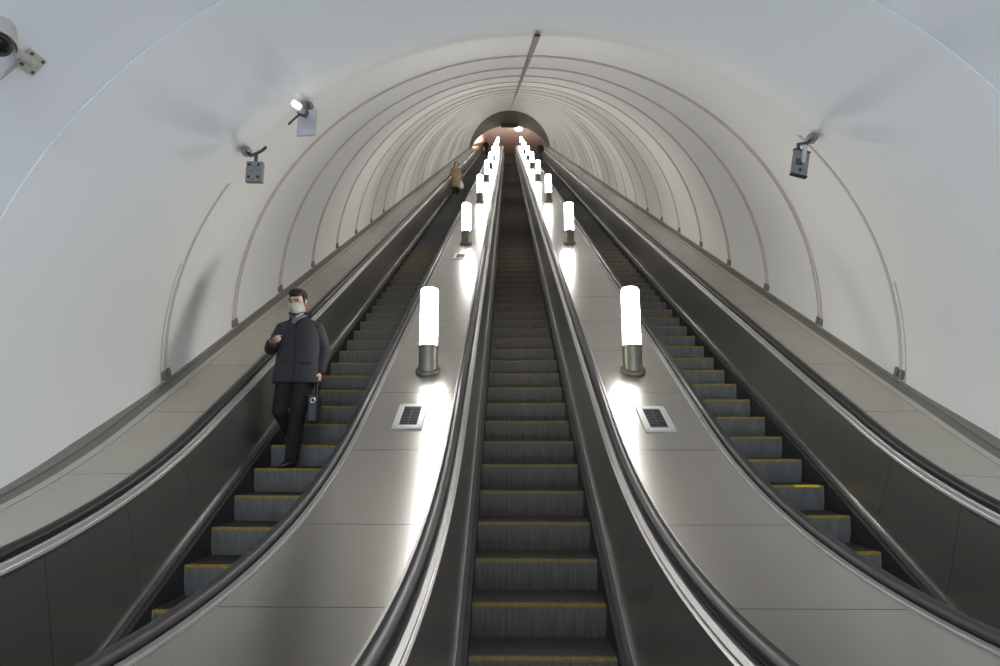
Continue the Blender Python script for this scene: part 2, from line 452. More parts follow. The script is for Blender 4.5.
# joint strips of the vault
def band(name, s0, s1, m, dr=.014, parent=None, arcs=((8,172),)):
    v = []; f = []
    th2 = [math.radians(8+164*i/96) for i in range(97)]
    ok = lambda i: any(a0 <= 8+164*(i+.5)/96 <= a1 for a0, a1 in arcs)
    for th in th2:
        for s, r in ((s0,TR+.01),(s0,TR-dr),(s1,TR-dr),(s1,TR+.01)): v.append(tuple(ring(s, th, r)))
    for i in range(96):
        if not ok(i): continue
        for j in range(3): f.append((i*4+j, i*4+j+1, (i+1)*4+j+1, (i+1)*4+j))
    return mesh(name, v, f, m, parent)
n_ = 0; s = S_R1
while s < S_V:
    n_ += 1
    a = struct(band('trim_%d' % n_, s-.055, s-.022, M['rib'], .012)) if n_ > 1 else struct(band('trim_%d' % n_, s-.02, s+.025, M['rib'], .008, None, ((8,52),(136,172))))
    if n_ > 1:
        b = band('joint_strip', s+.022, s+.055, M['rib'], .012, a)
    else:
        b = band('joint_strip', s-.085, s-.070, M['rib'], .004, a, ((8,26),(150,172)))
    if n_ < 9:
        for sg in (-1,1):
            bm = bmesh.new()
            for ds in (-.038,.038):
                c = inc(sg*3.868, s+ds, .87); add_box(bm, c, (.035,.05,.10), RX(30), .004)
            bobj('strip_foot', bm, M['cap'], a)
    s += RSP
# dark seam along the crown
v = []; f = []
ss = [S_R1-.12+i*.8 for i in range(int((S_V-S_R1)/.8)+1)]
for s in ss:
    for th in (1.5635,1.5605,1.5595,1.5565): pass
    for x, d in ((.0,.0),(.0,.02),(.05,.02),(.05,.0)): v.append(tuple(inc(x, s, TN+TR+.004-d)))
for i in range(len(ss)-1):
    for j in range(3): f.append((i*4+j, i*4+j+1, (i+1)*4+j+1, (i+1)*4+j))
struct(mesh('trim_crown', v, f, M['seam']))
# upper end: brown soffit, then the pink upper hall
e1 = S_V
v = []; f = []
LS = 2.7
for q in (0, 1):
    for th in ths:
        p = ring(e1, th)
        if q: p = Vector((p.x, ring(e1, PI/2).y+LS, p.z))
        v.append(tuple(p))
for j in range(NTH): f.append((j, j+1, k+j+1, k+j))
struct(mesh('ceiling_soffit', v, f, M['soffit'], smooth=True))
yt = ring(e1, PI/2).y+LS
zf = fr(T_UP)[0][0][1]+ZC
zt = ring(e1, PI/2).z
# upper hall: taller vault with end wall
v = []; f = []; hz = [yt, yt+9]; HR = 6.0
for y in hz:
    for i in range(41):
        a = PI*i/40; v.append((HR*math.cos(a), y, zf+ (zt-zf+1.0)*math.sin(a)))
for j in range(40): f.append((j, j+1, 41+j+1, 41+j))
f.append(tuple(range(41,82)))
struct(mesh('wall_upper_hall', v, f, M['pink'], smooth=False))
# fascia between soffit and taller hall
v = []; f = []
for i in range(41):
    a = PI*i/40; v.append((HR*math.cos(a), yt, zf+(zt-zf+1.0)*math.sin(a)))
    th = a; p = ring(e1, th); v.append((p.x, yt, max(p.z, zf)))
for i in range(40): f.append((2*i, 2*i+2, 2*i+3, 2*i+1))
struct(mesh('wall_fascia', v, f, M['pink']))
struct(mesh('floor_upper', [(-6,fr(T_UP)[0][0][0]-.6,zf-.03),(6,fr(T_UP)[0][0][0]-.6,zf-.03),(6,yt+9,zf-.03),(-6,yt+9,zf-.03)], [(0,1,2,3)], M['floorst']))
# sign box under the soffit edge
bm = bmesh.new(); add_box(bm, (0, yt-.3, zt-.16), (1.7,.25,.36), None, .02)
sb = tag(bobj('sign_box', bm, M['darkmetal']), 'dark box fixed under the soffit edge above the top landing', 'sign box')
# round ceiling lamp of the upper hall
bm = bmesh.new(); add_lathe(bm, [(.02,-.06),(.25,-.055),(.36,-.02),(.38,.02)], 28)
cl = tag(bobj('ceiling_lamp', bm, M['globe'], None, True, (.95, yt+2.4, zf+(zt-zf+1.0)*math.sin(math.acos(.95/HR))-.03)), 'small round lit lamp on the pink ceiling at the top', 'ceiling lamp')

# ------------------------------------------------------------------ lamps on the decks
ORD = ['nearest and largest', 'second', 'third', 'fourth', 'fifth', 'sixth', 'seventh', 'eighth', 'topmost']
def lamp(sg, i):
    s = 5.90+7*i
    loc = inc(sg*(1.125 if (sg < 0 and i == 0) else 1.165), s, .752)
    side = "the man's escalator" if sg < 0 else 'the yellow patch escalator'
    root = empty('escalator_lamp', loc, '%s lit column lamp on the deck beside %s' % (ORD[i], side), 'lamp', 'column lamps on the steel decks')
    bm = bmesh.new()
    add_lathe(bm, [(.100,.28),(.100,.675),(.100,.905),(.095,.930),(.080,.945),(.04,.950)], 32)
    bobj('lamp_shade', bm, M['globe'], root, True)
    bm = bmesh.new()
    add_lathe(bm, [(.108,-.05),(.108,.252),(.114,.254),(.114,.284),(.108,.286)], 32)
    bobj('base', bm, M['lampbase'], root)
    bm = bmesh.new()
    add_lathe(bm, [(.140,-.004),(.140,.018),(.133,.028),(.114,.034)], 32, Matrix.Rotation(PI/6, 4, 'X'))
    fl = bobj('flange', bm, M['lampbase'], root)
    for v_ in fl.data.vertices: v_.co.y *= 1.08
    return root
for i in range(9):
    lamp(-1, i); lamp(1, i)

# ------------------------------------------------------------------ deck grilles
def grille(sg, s, x, label):
    loc = inc(x, s, .7515)
    root = empty('deck_grille', loc, label, 'grille', 'framed grilles on the steel decks'); root.rotation_euler = (PI/6,0,0)
    bm = bmesh.new()
    W, H, b = .275, .47, .055
    for (cx, cy, w, h) in ((0,-H/2+b/2,W,b),(0,H/2-b/2,W,b),(-W/2+b/2,0,b,H-2*b),(W/2-b/2,0,b,H-2*b)): add_box(bm, (cx,cy,.008), (w,h,.016), None, .002)
    bobj('frame', bm, M['frame'], root)
    bm = bmesh.new(); add_box(bm, (0,0,.003), (W-2*b,H-2*b,.004))
    for i in range(12): add_box(bm, (0,-H/2+b+(H-2*b)*(i+.5)/12,.008), (W-2*b,.010,.008))
    add_box(bm, (0,0,.011), (.008,H-2*b,.006))
    bobj('grille', bm, M['grille'], root)
    for sx in (-1,1):
        for sy in (-1,1):
            bm = bmesh.new(); add_lathe(bm, [(.007,.014),(.007,.018),(.004,.020)], 10, Matrix.Translation((sx*(W/2-.022),sy*(H/2-.022),0)))
            bobj('screw', bm, M['darkmetal'], root)
grille(-1, 4.84, -1.155, 'white framed dark grille below the nearest lamp, on the deck beside the man\'s escalator')
grille(1, 4.79, 1.145, 'white framed dark grille below the nearest lamp, on the deck beside the yellow patch escalator')
grille(-1, 11.6, -1.19, 'small framed grille just below the second lamp, beside the man\'s escalator')

# ------------------------------------------------------------------ wall fixtures
def wall_pt(x, s, sg): return inc(x, s, TN+math.sqrt(TR*TR-x*x))
def fixture(kind, box, wallp, label):
    """box hung from a bracket fixed to the vault; box = world position of box centre"""
    root = empty('wall_fixture', wallp, label, 'wall fixture', 'grey fixtures on brackets on the tunnel mouth')
    L = lambda p: Vector(p)-Vector(wallp)
    top = Vector(box)+Vector((0,0,.125))
    w = Vector(wallp)
    sg = -1 if box[0] < 0 else 1
    nrm = Vector((-wallp[0],0,-(wallp[2]-1.5))).normalized()
    bm = bmesh.new()
    add_lathe(bm, [(.045,-.02),(.045,.012),(.02,.016)], 18, Matrix.Translation(L(w)) @ nrm.to_track_quat('Z','Y').to_matrix().to_4x4())
    bobj('wall_mount', bm, M['greybox'], root, False)
    bm = bmesh.new()
    mid = w+nrm*.12
    add_tube(bm, [L(w), L(w+nrm*.05), L(top+Vector((0,0,.05))), L(top-Vector((0,0,.02)))], .015, 10)
    bobj('bracket', bm, M['darkmetal'], root, True)
    rot = {'L': RZ(4), 'P': RZ(-6), 'R': RZ(6) @ RY(13)}[kind]
    c = L(box)
    bm = bmesh.new()
    if kind == 'L':
        add_box(bm, c, (.14,.05,.185), rot, .006); bobj('housing', bm, M['greybox'], root)
        for sx in (-1,1):
            for sz in (-1,1):
                b2 = bmesh.new(); add_lathe(b2, [(.011,0),(.011,.008)], 12, Matrix.Translation(c+rot@Vector((sx*.038,-.035,sz*.055))) @ Matrix.Rotation(PI/2,4,'X'))
                bobj('screw', b2, M['black'], root)
        b2 = bmesh.new(); add_tube(b2, [L(top)+Vector((0,0,.05)), L(top)+Vector((.05,0,.08)), L(top)+Vector((.085,-.02,.095))], .014, 10)
        bobj('clamp_lever', b2, M['darkmetal'], root, True)
    elif kind == 'P':
        add_box(bm, c, (.165,.025,.235), rot, .005); bobj('housing', bm, M['palebox'], root)
        b2 = bmesh.new(); add_box(b2, L(CAM+sight(296.5,105)*4.80), (.068,.045,.042), RY(32), .004); bobj('lamp_head', b2, M['globe_small'], root)
        b2 = bmesh.new(); add_box(b2, L(CAM+sight(303,112.5)*4.86), (.075,.05,.06), RY(20), .006); add_tube(b2, [L(CAM+sight(289,124)*4.9), L(CAM+sight(293,120)*4.9), L(CAM+sight(300,114)*4.88)], .010, 8)
        bobj('clamp', b2, M['darkmetal'], root)
    else:
        add_box(bm, c, (.135,.032,.225), rot, .004); bobj('housing', bm, M['greybox'], root)
        b2 = bmesh.new()
        for sz in (-1,1): add_box(b2, c+rot@Vector((0,0,sz*.115)), (.141,.038,.012), rot)
        bobj('end_cap', b2, M['black'], root)
        b2 = bmesh.new(); add_box(b2, c+rot@Vector((.012,-.022,.08)), (.034,.02,.17), rot, .004); bobj('mounting_bar', b2, M['palebox'], root)
        b2 = bmesh.new(); add_box(b2, c+rot@Vector((-.02,-.02,-.0)), (.045,.014,.05), rot); add_lathe(b2, [(.014,0),(.014,.012)], 12, Matrix.Translation(c+rot@Vector((0,-.018,-.07))) @ Matrix.Rotation(PI/2,4,'X'))
        bobj('terminal', b2, M['darkmetal'], root)
    return root
M['globe_small'] = mat('lit lamp face', (.9,.9,.9), .3, emis=(1,1,1), estr=3)

# camera model, also used to find real positions along a sight line
F_PX, CAM_P, CAM_Y = 576.7, math.radians(9.562), math.radians(.7715)
CAM = Vector((-.2317, 0, ZC))
def sight(u, w):
    a, b = (u-500)/F_PX, (333-w)/F_PX
    y = math.cos(CAM_P)-b*math.sin(CAM_P); z = math.sin(CAM_P)+b*math.cos(CAM_P)
    c, s_ = math.cos(CAM_Y), math.sin(CAM_Y)
    return Vector((c*a-s_*y, s_*a+c*y, z))
P1 = CAM+sight(247,152)*5.10; fixture('L', CAM+sight(255,172.5)*4.98, P1, 'grey metal box with four dark screws hung on a bracket above the man')
P2 = CAM+sight(309,107)*5.06; fixture('P', CAM+sight(307,123)*4.95, P2, 'pale plate with a small lit white lamp on a wall bracket')
P3 = CAM+sight(811,139)*5.04; fixture('R', CAM+sight(800,163.5)*4.92, P3, 'lone grey box with black end caps hung on the wall above the yellow patch escalator')

# surveillance camera at the vestibule wall
pw = Vector((-3.24, 3.30, 0)); pw.z = ZC+EZ+EB*math.sqrt(1-(3.24/EA)**2)
nrm = Vector((3.24/EA**2, 0, -(pw.z-ZC-EZ)/EB**2)).normalized()
def build_cctv():
    a = CAM+sight(31,62)*1.0
    d = sight(31,62)
    # walk the sight line to the vault
    t = 1.0
    while True:
        p = CAM+d*t
        if (p.x/EA)**2+((p.z-ZC-EZ)/EB)**2 >= 1: break
        t += .005
    w = CAM+d*t
    n = Vector((-w.x/EA**2, 0, -(w.z-ZC-EZ)/EB**2)).normalized()
    root = empty('security_camera', w, 'cream surveillance camera with dark lens on the wall, cut by the frame', 'security camera')
    yv = (Vector((0,0,1))-n*n.z).normalized(); xv = yv.cross(n)
    q = Matrix((xv, yv, n)).transposed()
    bm = bmesh.new(); add_box(bm, n*.006, (.12,.13,.012), q, .004); bobj('wall_plate', bm, M['cctv'], root)
    for sx in (-1,1):
        for sy in (-1,1):
            bm = bmesh.new(); add_lathe(bm, [(.011,.010),(.011,.018),(.006,.022)], 10, (q @ Matrix.Identity(3)).to_4x4() @ Matrix.Translation((sx*.042,sy*.045,0)))
            bobj('bolt', bm, M['darkmetal'], root)
    hc = CAM+sight(-3,36)*(t-.30)-w        # middle of the housing
    lens = CAM+sight(-2,52)*(t-.44)-w
    ax = (lens-hc).normalized()
    bm = bmesh.new(); add_tube(bm, [n*.01, n*.05+hc*.2, hc*.8], [.022,.022,.026], 14); bobj('arm', bm, M['cctv'], root, True)
    qa = ax.to_track_quat('Z','Y').to_matrix().to_4x4()
    bm = bmesh.new(); add_lathe(bm, [(.02,-.20),(.072,-.195),(.078,-.17),(.078,.10),(.070,.115)], 28, Matrix.Translation(hc) @ qa)
    bobj('housing', bm, M['cctv'], root, False)
    bm = bmesh.new(); add_lathe(bm, [(.066,.112),(.066,.135),(.055,.137)], 28, Matrix.Translation(hc) @ qa); bobj('bezel', bm, M['darkmetal'], root)
    bm = bmesh.new(); add_lathe(bm, [(.05,.134),(.05,.140),(.02,.146)], 24, Matrix.Translation(hc) @ qa); bobj('lens', bm, M['glass'], root, True)
    # sunshield over the housing
    up = Vector((0,0,1))-ax*ax.z; up.normalize(); sd = ax.cross(up)
    v = []; f = []
    for z in (-.22,.17):
        for r in (.088,.093):
            for i in range(17):
                a_ = math.radians(-15+210*i/16); v.append(tuple(hc+ax*z+sd*r*math.cos(a_)+up*r*math.sin(a_)))
    for i in range(16):
        f += [(i,i+1,34+i+1,34+i),(17+i,17+i+1,51+i+1,51+i),(i,i+1,17+i+1,17+i),(34+i,34+i+1,51+i+1,51+i)]
    f += [(0,17,51,34),(16,33,67,50)]
    bobj_ = mesh('sunshield', v, f, M['cctv'], root)
    bm = bmesh.new(); e = CAM+sight(19,62)*(t-.06)-w; g = CAM+sight(-12,84)*(t-.1)-w
    add_tube(bm, [e, (e+g)/2, g], .006, 8); e2 = e+Vector((0,0,-.022)); add_tube(bm, [e, e2, (e2+g)/2+Vector((0,0,-.015)), g+Vector((0,0,-.03))], .005, 8)
    bobj('cable', bm, M['frame'], root, True)
build_cctv()

# ------------------------------------------------------------------ people
def remesh(bm, name, vox, m, parent, smooth_it=6):
    bmesh.ops.recalc_face_normals(bm, faces=bm.faces)
    me = bpy.data.meshes.new(name); bm.to_mesh(me); bm.free()
    o = bpy.data.objects.new(name, me); COL.objects.link(o)
    r = o.modifiers.new('r', 'REMESH'); r.mode = 'VOXEL'; r.voxel_size = vox
    if smooth_it:
        sm = o.modifiers.new('s', 'SMOOTH'); sm.factor = .5; sm.iterations = smooth_it
    dg = bpy.context.evaluated_depsgraph_get(); dg.update()
    me2 = bpy.data.meshes.new_from_object(o.evaluated_get(dg)); me2.name = name
    o.modifiers.clear(); o.data = me2; bpy.data.meshes.remove(me)
    me2.materials.clear(); me2.materials.append(m)
    for p in me2.polygons: p.use_smooth = True
    o.parent = parent
    return o
def hand(bm, wrist, dirv, palmn, curl, thumb, s=1.):
    """palm, five fingers; dirv = finger direction, palmn = palm normal (fingers curl towards it), thumb = side vector"""
    w = Vector(wrist); d = Vector(dirv).normalized(); n = Vector(palmn); n = (n-d*n.dot(d)).normalized()
    t = Vector(thumb); t = (t-d*t.dot(d)-n*t.dot(n)).normalized()
    add_tube(bm, [w-d*.02*s, w+d*.035*s, w+d*.085*s], [(.026*s,.018*s),(.038*s,.016*s),(.040*s,.013*s)], 12, side=t)
    for i, (off, ln) in enumerate(((.030,.070),(.010,.078),(-.010,.072),(-.029,.057))):
        b = w+d*.082*s+t*off*s; c = math.radians(curl+6*i)
        a1 = c*.6; a2 = a1+c*.9; a3 = a2+c*.6
        p1 = b+(d*math.cos(a1)+n*math.sin(a1))*ln*.45*s
        p2 = p1+(d*math.cos(a2)+n*math.sin(a2))*ln*.32*s
        p3 = p2+(d*math.cos(a3)+n*math.sin(a3))*ln*.23*s
        add_tube(bm, [b-d*.012*s, b, p1, p2, p3], [.0095*s,.0095*s,.0088*s,.008*s,.0068*s], 8)
    b = w+d*.022*s+t*.026*s
    p1 = b+(d*.55+t*.6+n*.35).normalized()*.042*s; p2 = p1+(d*.8+t*.1+n*.5).normalized()*.034*s
    add_tube(bm, [b-t*.012*s, b, p1, p2], [.013*s,.0125*s,.0105*s,.008*s], 8)
def head_geo(bm, c, s, q):
    c = Vector(c)
    def P(x,y,z): return c+q@Vector((x*s,y*s,z*s))
    add_ball(bm, P(0,.012,.035), (.077*s,.096*s,.088*s), q, 24)
    add_ball(bm, P(0,-.022,-.035), (.062*s,.070*s,.082*s), q, 20)
    add_ball(bm, P(0,-.058,-.092), (.030*s,.026*s,.022*s), q, 14)
    add_tube(bm, [P(0,-.090,.022), P(0,-.103,-.010), P(0,-.112,-.030)], [.010*s,.013*s,.016*s], 10)
    add_tube(bm, [P(-.026,-.086,-.062), P(0,-.095,-.062), P(.026,-.086,-.062)], [.008*s,.011*s,.008*s], 8)
    for sx in (-1,1):
        add_ball(bm, P(sx*.079,.012,-.005), (.011*s,.020*s,.032*s), q@RZ(sx*18), 12)
        add_ball(bm, P(sx*.045,-.062,-.012), (.024*s,.024*s,.026*s), q, 12)
        add_tube(bm, [P(sx*.012,-.090,.028), P(sx*.034,-.088,.033), P(sx*.058,-.072,.026)], .011*s, 8)
def person(loc, rz, label, J, mats, opts, group=None):
    """J: joint dictionary in metres in the person's own frame (facing -Y)"""
    root = empty('person', loc, label, 'person', group, rz)
    s = opts.get('hs', 1.); vox = opts.get('vox', .006)
    V = lambda k_: Vector(J[k_])
    q = opts.get('headrot', Matrix.Identity(3))
    # continuous body
    bm = bmesh.new()
    head_geo(bm, V('head'), s, q)
    hc = V('head')
    add_tube(bm, [V('neck')+Vector((0,.0,-.05)), V('neck'), hc+q@Vector((0,.015,-.06))], [.062,.056,.055], 14)
    pel = V('pelvis'); ch = V('chest')
    add_tube(bm, [pel, pel+(ch-pel)*.4, ch, V('neck')+Vector((0,.01,-.06))], [(.15,.10),(.14,.10),(.165,.11),(.09,.07)], 18, side=(1,0,0))
    for a in 'RL':
        add_tube(bm, [V('neck')+Vector((0,0,-.07)), V('sh'+a), V('el'+a), V('wr'+a)], [.055,.052,.040,.027], 12)
        add_tube(bm, [pel, V('hip'+a), V('kn'+a), V('an'+a)], [.09,.085,.055,.038], 12)
        add_tube(bm, [V('an'+a), V('an'+a)+Vector((0,0,-.04)), V('toe'+a)*.8+V('an'+a)*.2+Vector((0,0,.012))], [.034,.028,.016], 10)
        h = J['hand'+a]; hand(bm, V('wr'+a), *h, s=opts.get('handscale', 1.))
    body = remesh(bm, 'body', vox, mats['skin'], root, 3)
    # hair
    if mats.get('hair'):
        bm = bmesh.new()
        P = lambda x,y,z: hc+q@Vector((x*s,y*s,z*s))
        if opts.get('hair') == 'long':
            add_ball(bm, P(0,.022,.045), (.088*s,.100*s,.092*s), q, 20); add_ball(bm, P(0,.06,-.04), (.085*s,.06*s,.10*s), q, 16)
            add_tube(bm, [P(-.08,.0,.05), P(-.087,.01,-.05), P(-.07,.03,-.13)], [.022*s,.024*s,.02*s], 8); add_tube(bm, [P(.08,.0,.05), P(.087,.01,-.05), P(.07,.03,-.13)], [.022*s,.024*s,.02*s], 8)
        else:
            add_ball(bm, P(0,.030,.058), (.084*s,.094*s,.082*s), q, 24)
            add_ball(bm, P(0,-.022,.098), (.076*s,.080*s,.050*s), q, 20)
            add_ball(bm, P(.010,-.060,.088), (.066*s,.036*s,.030*s), q, 16)
            add_ball(bm, P(0,.075,-.005), (.066*s,.038*s,.055*s), q, 16)
            for sx in (-1,1): add_tube(bm, [P(sx*.074,-.012,.06), P(sx*.079,-.010,.02), P(sx*.078,-.006,-.004)], [.016*s,.012*s,.006*s], 8)
        remesh(bm, 'hair', max(.005, vox), mats['hair'], root, 3)
    if opts.get('face', True):
        P = lambda x,y,z: hc+q@Vector((x*s,y*s,z*s))
        for sx in (-1,1):
            bm = bmesh.new(); add_ball(bm, P(sx*.033,-.0815,.006), (.013*s,.007*s,.006*s), q, 10); bobj('eye', bm, M['eye'], root, True)
            bm = bmesh.new(); add_tube(bm, [P(sx*.014,-.099,.030), P(sx*.036,-.098,.036), P(sx*.060,-.082,.027)], [.0045*s,.0055*s,.004*s], 6); bobj('eyebrow', bm, M['hair'], root, True)
    # trousers (and shoes)
    bm = bmesh.new()
    tr = opts.get('leg', 1.)
    wz = opts.get('waist', pel.z+.05)
    add_tube(bm, [(pel.x,pel.y,pel.z-.06), (pel.x,pel.y,wz)], [(.175,.125),(.17,.12)], 18, side=(1,0,0))
    for a in 'RL':
        an = V('an'+a); kn = V('kn'+a)
        low = an-(kn-an).normalized()*.025
        add_tube(bm, [V('hip'+a)+Vector((0,0,.03)), V('hip'+a)*.55+kn*.45, kn, kn*.5+an*.5, low], [.105*tr,.098*tr,.078*tr,.076*tr,.066*tr], 16)
    remesh(bm, 'trousers', max(.008, vox), mats['trousers'], root, 5)
    for a in 'RL':
        bm = bmesh.new(); an = V('an'+a); toe = V('toe'+a); d = (toe-an); d.z = 0
        if d.length < 1e-3: d = Vector((0,-1,0))
        d.normalize(); sd = d.cross(Vector((0,0,1)))
        base = toe.z
        add_tube(bm, [an-d*.055+Vector((0,0,base+.038-an.z)), an+Vector((0,0,base+.042-an.z)), an*.4+toe*.6+Vector((0,0,(base-an.z)*.4+.034)), toe+Vector((0,0,.026))-d*.02], [(.040,.040),(.048,.048),(.052,.040),(.038,.027)], 14, side=sd)
        add_tube(bm, [an+Vector((0,0,base+.05-an.z)), an+Vector((0,0,.02))], [.050,.054], 12)
        remesh(bm, 'shoe', max(.007, vox), mats['shoe'], root, 3)
    # coat: torso rings + sleeves
    bm = bmesh.new(); R = opts['coat']
    seg = 36; rings = []
    for (x, y, z, a, b) in R:
        ring_ = []
        for i in range(seg):
            t = 2*PI*i/seg; c_, s_ = math.cos(t), math.sin(t); e = .82
            ring_.append(bm.verts.new((x+a*math.copysign(abs(c_)**e, c_), y+b*math.copysign(abs(s_)**e, s_), z)))
        rings.append(ring_)
    for r0, r1 in zip(rings, rings[1:]):
        for i in range(seg): bm.faces.new((r0[i], r0[(i+1)%seg], r1[(i+1)%seg], r1[i]))
    bm.faces.new(rings[0][::-1]); bm.faces.new(rings[-1])
    sl = opts.get('sleeve', 1.)
    for a in 'RL':
        sh, el, wr = V('sh'+a), V('el'+a), V('wr'+a)
        add_tube(bm, [V('neck')*.5+sh*.5+Vector((0,0,-.035)), sh, sh*.5+el*.5, el, el*.45+wr*.55, wr+(el-wr).normalized()*.015], [.070*sl,.074*sl,.068*sl,.064*sl,.056*sl,.050*sl], 16)
    remesh(bm, 'coat', opts.get('coatvox', .008), mats['coat'], root, 6)
    return root

def step_at(esc, y):           # tread height at world y
    ns = ESC[esc][1]; best = None
    for (ny, nz) in ns:
        if ny <= y+1e-6: best = (ny, nz)
    return best

# --- man with the phone
ny, nz = step_at('L', 5.101*C30+1.7+.01)
mx = -2.585
my = ny+.215
JM = dict(head=(.004,-.035,1.692), neck=(.020,.010,1.545), chest=(.025,.015,1.32), pelvis=(.015,.02,.97),
  shR=(-.160,.01,1.420), elR=(-.268,-.015,1.19), wrR=(-.175,-.225,1.235),
  shL=(.205,.02,1.425), elL=(.282,.055,1.185), wrL=(.262,.010,.960),
  hipR=(-.075,.02,.93), knR=(-.115,-.05,.555), anR=(-.10,.33,.325), toeR=(-.10,.175,.231),
  hipL=(.105,.01,.93), knL=(.060,-.03,.50), anL=(.015,.0,.10), toeL=(.000,-.195,.0),
  handR=((.75,-.55,.10),(.15,-.1,1),25,(-.3,-.8,.1)), handL=((-.08,-.1,-1),(-1,-.1,0),62,(0,-1,0)))
coat = [(.02,.012,.845,.245,.150),(.02,.012,.90,.243,.150),(.02,.012,1.02,.228,.142),(.022,.012,1.15,.220,.135),(.024,.012,1.28,.222,.136),(.026,.012,1.38,.215,.128),(.026,.012,1.455,.185,.108),(.022,.012,1.51,.115,.088),(.018,.008,1.535,.082,.080)]
mats = dict(skin=M['skin'], hair=M['hair'], trousers=M['trouser'], shoe=M['shoe'], coat=M['coat'])
hrot = RZ(-12) @ RX(16)
man = person((mx, my, nz), 0, 'person in a charcoal coat and white mask looking at a phone while riding down', JM, mats,
             dict(headrot=hrot, coat=coat, vox=.005, coatvox=.007))
man.scale = (1.07,)*3
hc = Vector(JM['head'])
PH = lambda x,y,z: hc+hrot@Vector((x,y,z))
# mask
bm = bmesh.new()
rows = []
for i in range(9):
    t = i/8; z = .002-.110*t
    row = []
    for j in range(17):
        a = math.radians(-74+148*j/16)
        wv = .080-.030*abs(t-.35)
        dep = .094+.040*math.sin(PI*min(1,max(0,t*.95+.08)))*max(0,math.cos(a))**1.2
        row.append(bm.verts.new(PH(math.sin(a)*wv*1.02, -.012-math.cos(a)*dep, z+.012*(1-math.cos(a)))))
    rows.append(row)
for r0, r1 in zip(rows, rows[1:]):
    for j in range(16): bm.faces.new((r0[j], r0[j+1], r1[j+1], r1[j]))
bmesh.ops.solidify(bm, geom=bm.faces[:], thickness=-.004)
mk = bobj('face_mask', bm, M['mask'], man, True)
for sx in (-1,1):
    bm = bmesh.new(); add_tube(bm, [PH(sx*.074,-.016,.0), PH(sx*.086,.012,.024), PH(sx*.088,.028,.0), PH(sx*.076,-.014,-.05)], .0025, 6); bobj('ear_loop', bm, M['mask'], mk, True)
# collar, scarf, placket, buttons, pocket flap
bm = bmesh.new(); rows = []
for i in range(5):
    t = i/4; row = []
    for j in range(25):
        a = math.radians(-60+300*j/24)
        row.append(bm.verts.new((.018+math.cos(a)*(.104+.014*t), .006+math.sin(a)*(.092+.010*t), 1.505+.085*t+.018*math.sin(a))))
    rows.append(row)
for r0, r1 in zip(rows, rows[1:]):
    for j in range(24): bm.faces.new((r0[j], r0[j+1], r1[j+1], r1[j]))
bmesh.ops.solidify(bm, geom=bm.faces[:], thickness=.012)
bobj('collar', bm, M['coat'], man, True)
bm = bmesh.new()
add_tube(bm, [(.10,-.03,1.565),(.06,-.095,1.535),(.015,-.112,1.50),(-.01,-.118,1.455)], [(.012,.03),(.012,.03),(.012,.028),(.010,.02)], 10, side=(0,-1,0))
add_tube(bm, [(-.07,-.03,1.56),(-.04,-.09,1.53),(.0,-.108,1.50)], [.016,.018,.014], 10)
bobj('scarf', bm, M['scarf'], man, True)
bm = bmesh.new(); add_tube(bm, [(.098,-.046,1.578),(.062,-.108,1.548),(.026,-.124,1.515)], .004, 6); bobj('scarf_trim', bm, M['mask'], man, True)
bm = bmesh.new(); add_tube(bm, [(.030,-.118,1.47),(.034,-.131,1.38),(.036,-.133,1.2),(.038,-.141,1.02),(.04,-.149,.86)], [(.003,.006)]*5, 8, side=(0,-1,0)); bobj('placket', bm, M['trouser'], man, True)
for sx in (-1,1):
    bm = bmesh.new(); add_box(bm, (.02+sx*.125,-.119,1.055), (.125,.012,.028), RY(sx*6)@RZ(sx*20), .004); bobj('pocket_flap', bm, M['coat'], man)
# phone
wr = Vector(JM['wrR'])
bm = bmesh.new(); add_box(bm, (0,0,0), (.072,.150,.009), None, .003)
ph = bobj('phone', bm, M['screen'], None)
hd = Vector(JM['handR'][0]).normalized()
ph.location = Vector((mx,my,nz))+(wr+hd*.095+Vector((-.004,-.010,.030)))*1.07
ph.rotation_euler = (math.radians(30), math.radians(6), math.radians(-18))
tag(ph, 'dark phone held up in the right hand of the man in charcoal', 'phone')
# briefcase
bl = Vector((mx,my,nz))+(Vector(JM['wrL'])+Vector((-.015,-.012,-.115)))*1.07
bc = empty('briefcase', bl+Vector((.0,0,-.43)), 'black leather bag hanging from the hand of the man in charcoal', 'bag')
bc.rotation_euler = (0,0,math.radians(12))
bm = bmesh.new(); add_box(bm, (-.03,.02,.145), (.105,.38,.29), None, .022); bobj('bag_body', bm, M['leather'], bc)
bm = bmesh.new(); add_box(bm, (-.03,.02,.262), (.115,.37,.06), None, .016); bobj('flap', bm, M['leather'], bc)
bm = bmesh.new()
for sx in (-.02,.012):
    add_tube(bm, [(sx-.02,-.09,.285),(sx-.01,-.07,.37),(sx*.3,-.025,.43),(sx*.3,.03,.43),(sx-.01,.10,.37),(sx-.02,.12,.285)], .008, 8)
bobj('handle', bm, M['leather'], bc, True)
bm = bmesh.new()
R0 = Matrix.Translation((.0,-.178,.245)) @ Matrix.Rotation(PI/2,4,'X')
for i in range(20):
    a, b = 2*PI*i/20, 2*PI*(i+1)/20
add_tube(bm, [(-.025+.024*math.cos(2*PI*i/16), -.182, .235+.026*math.sin(2*PI*i/16)) for i in range(17)], .005, 6, cap=False)
bobj('ring', bm, M['chrome'], bc, True)

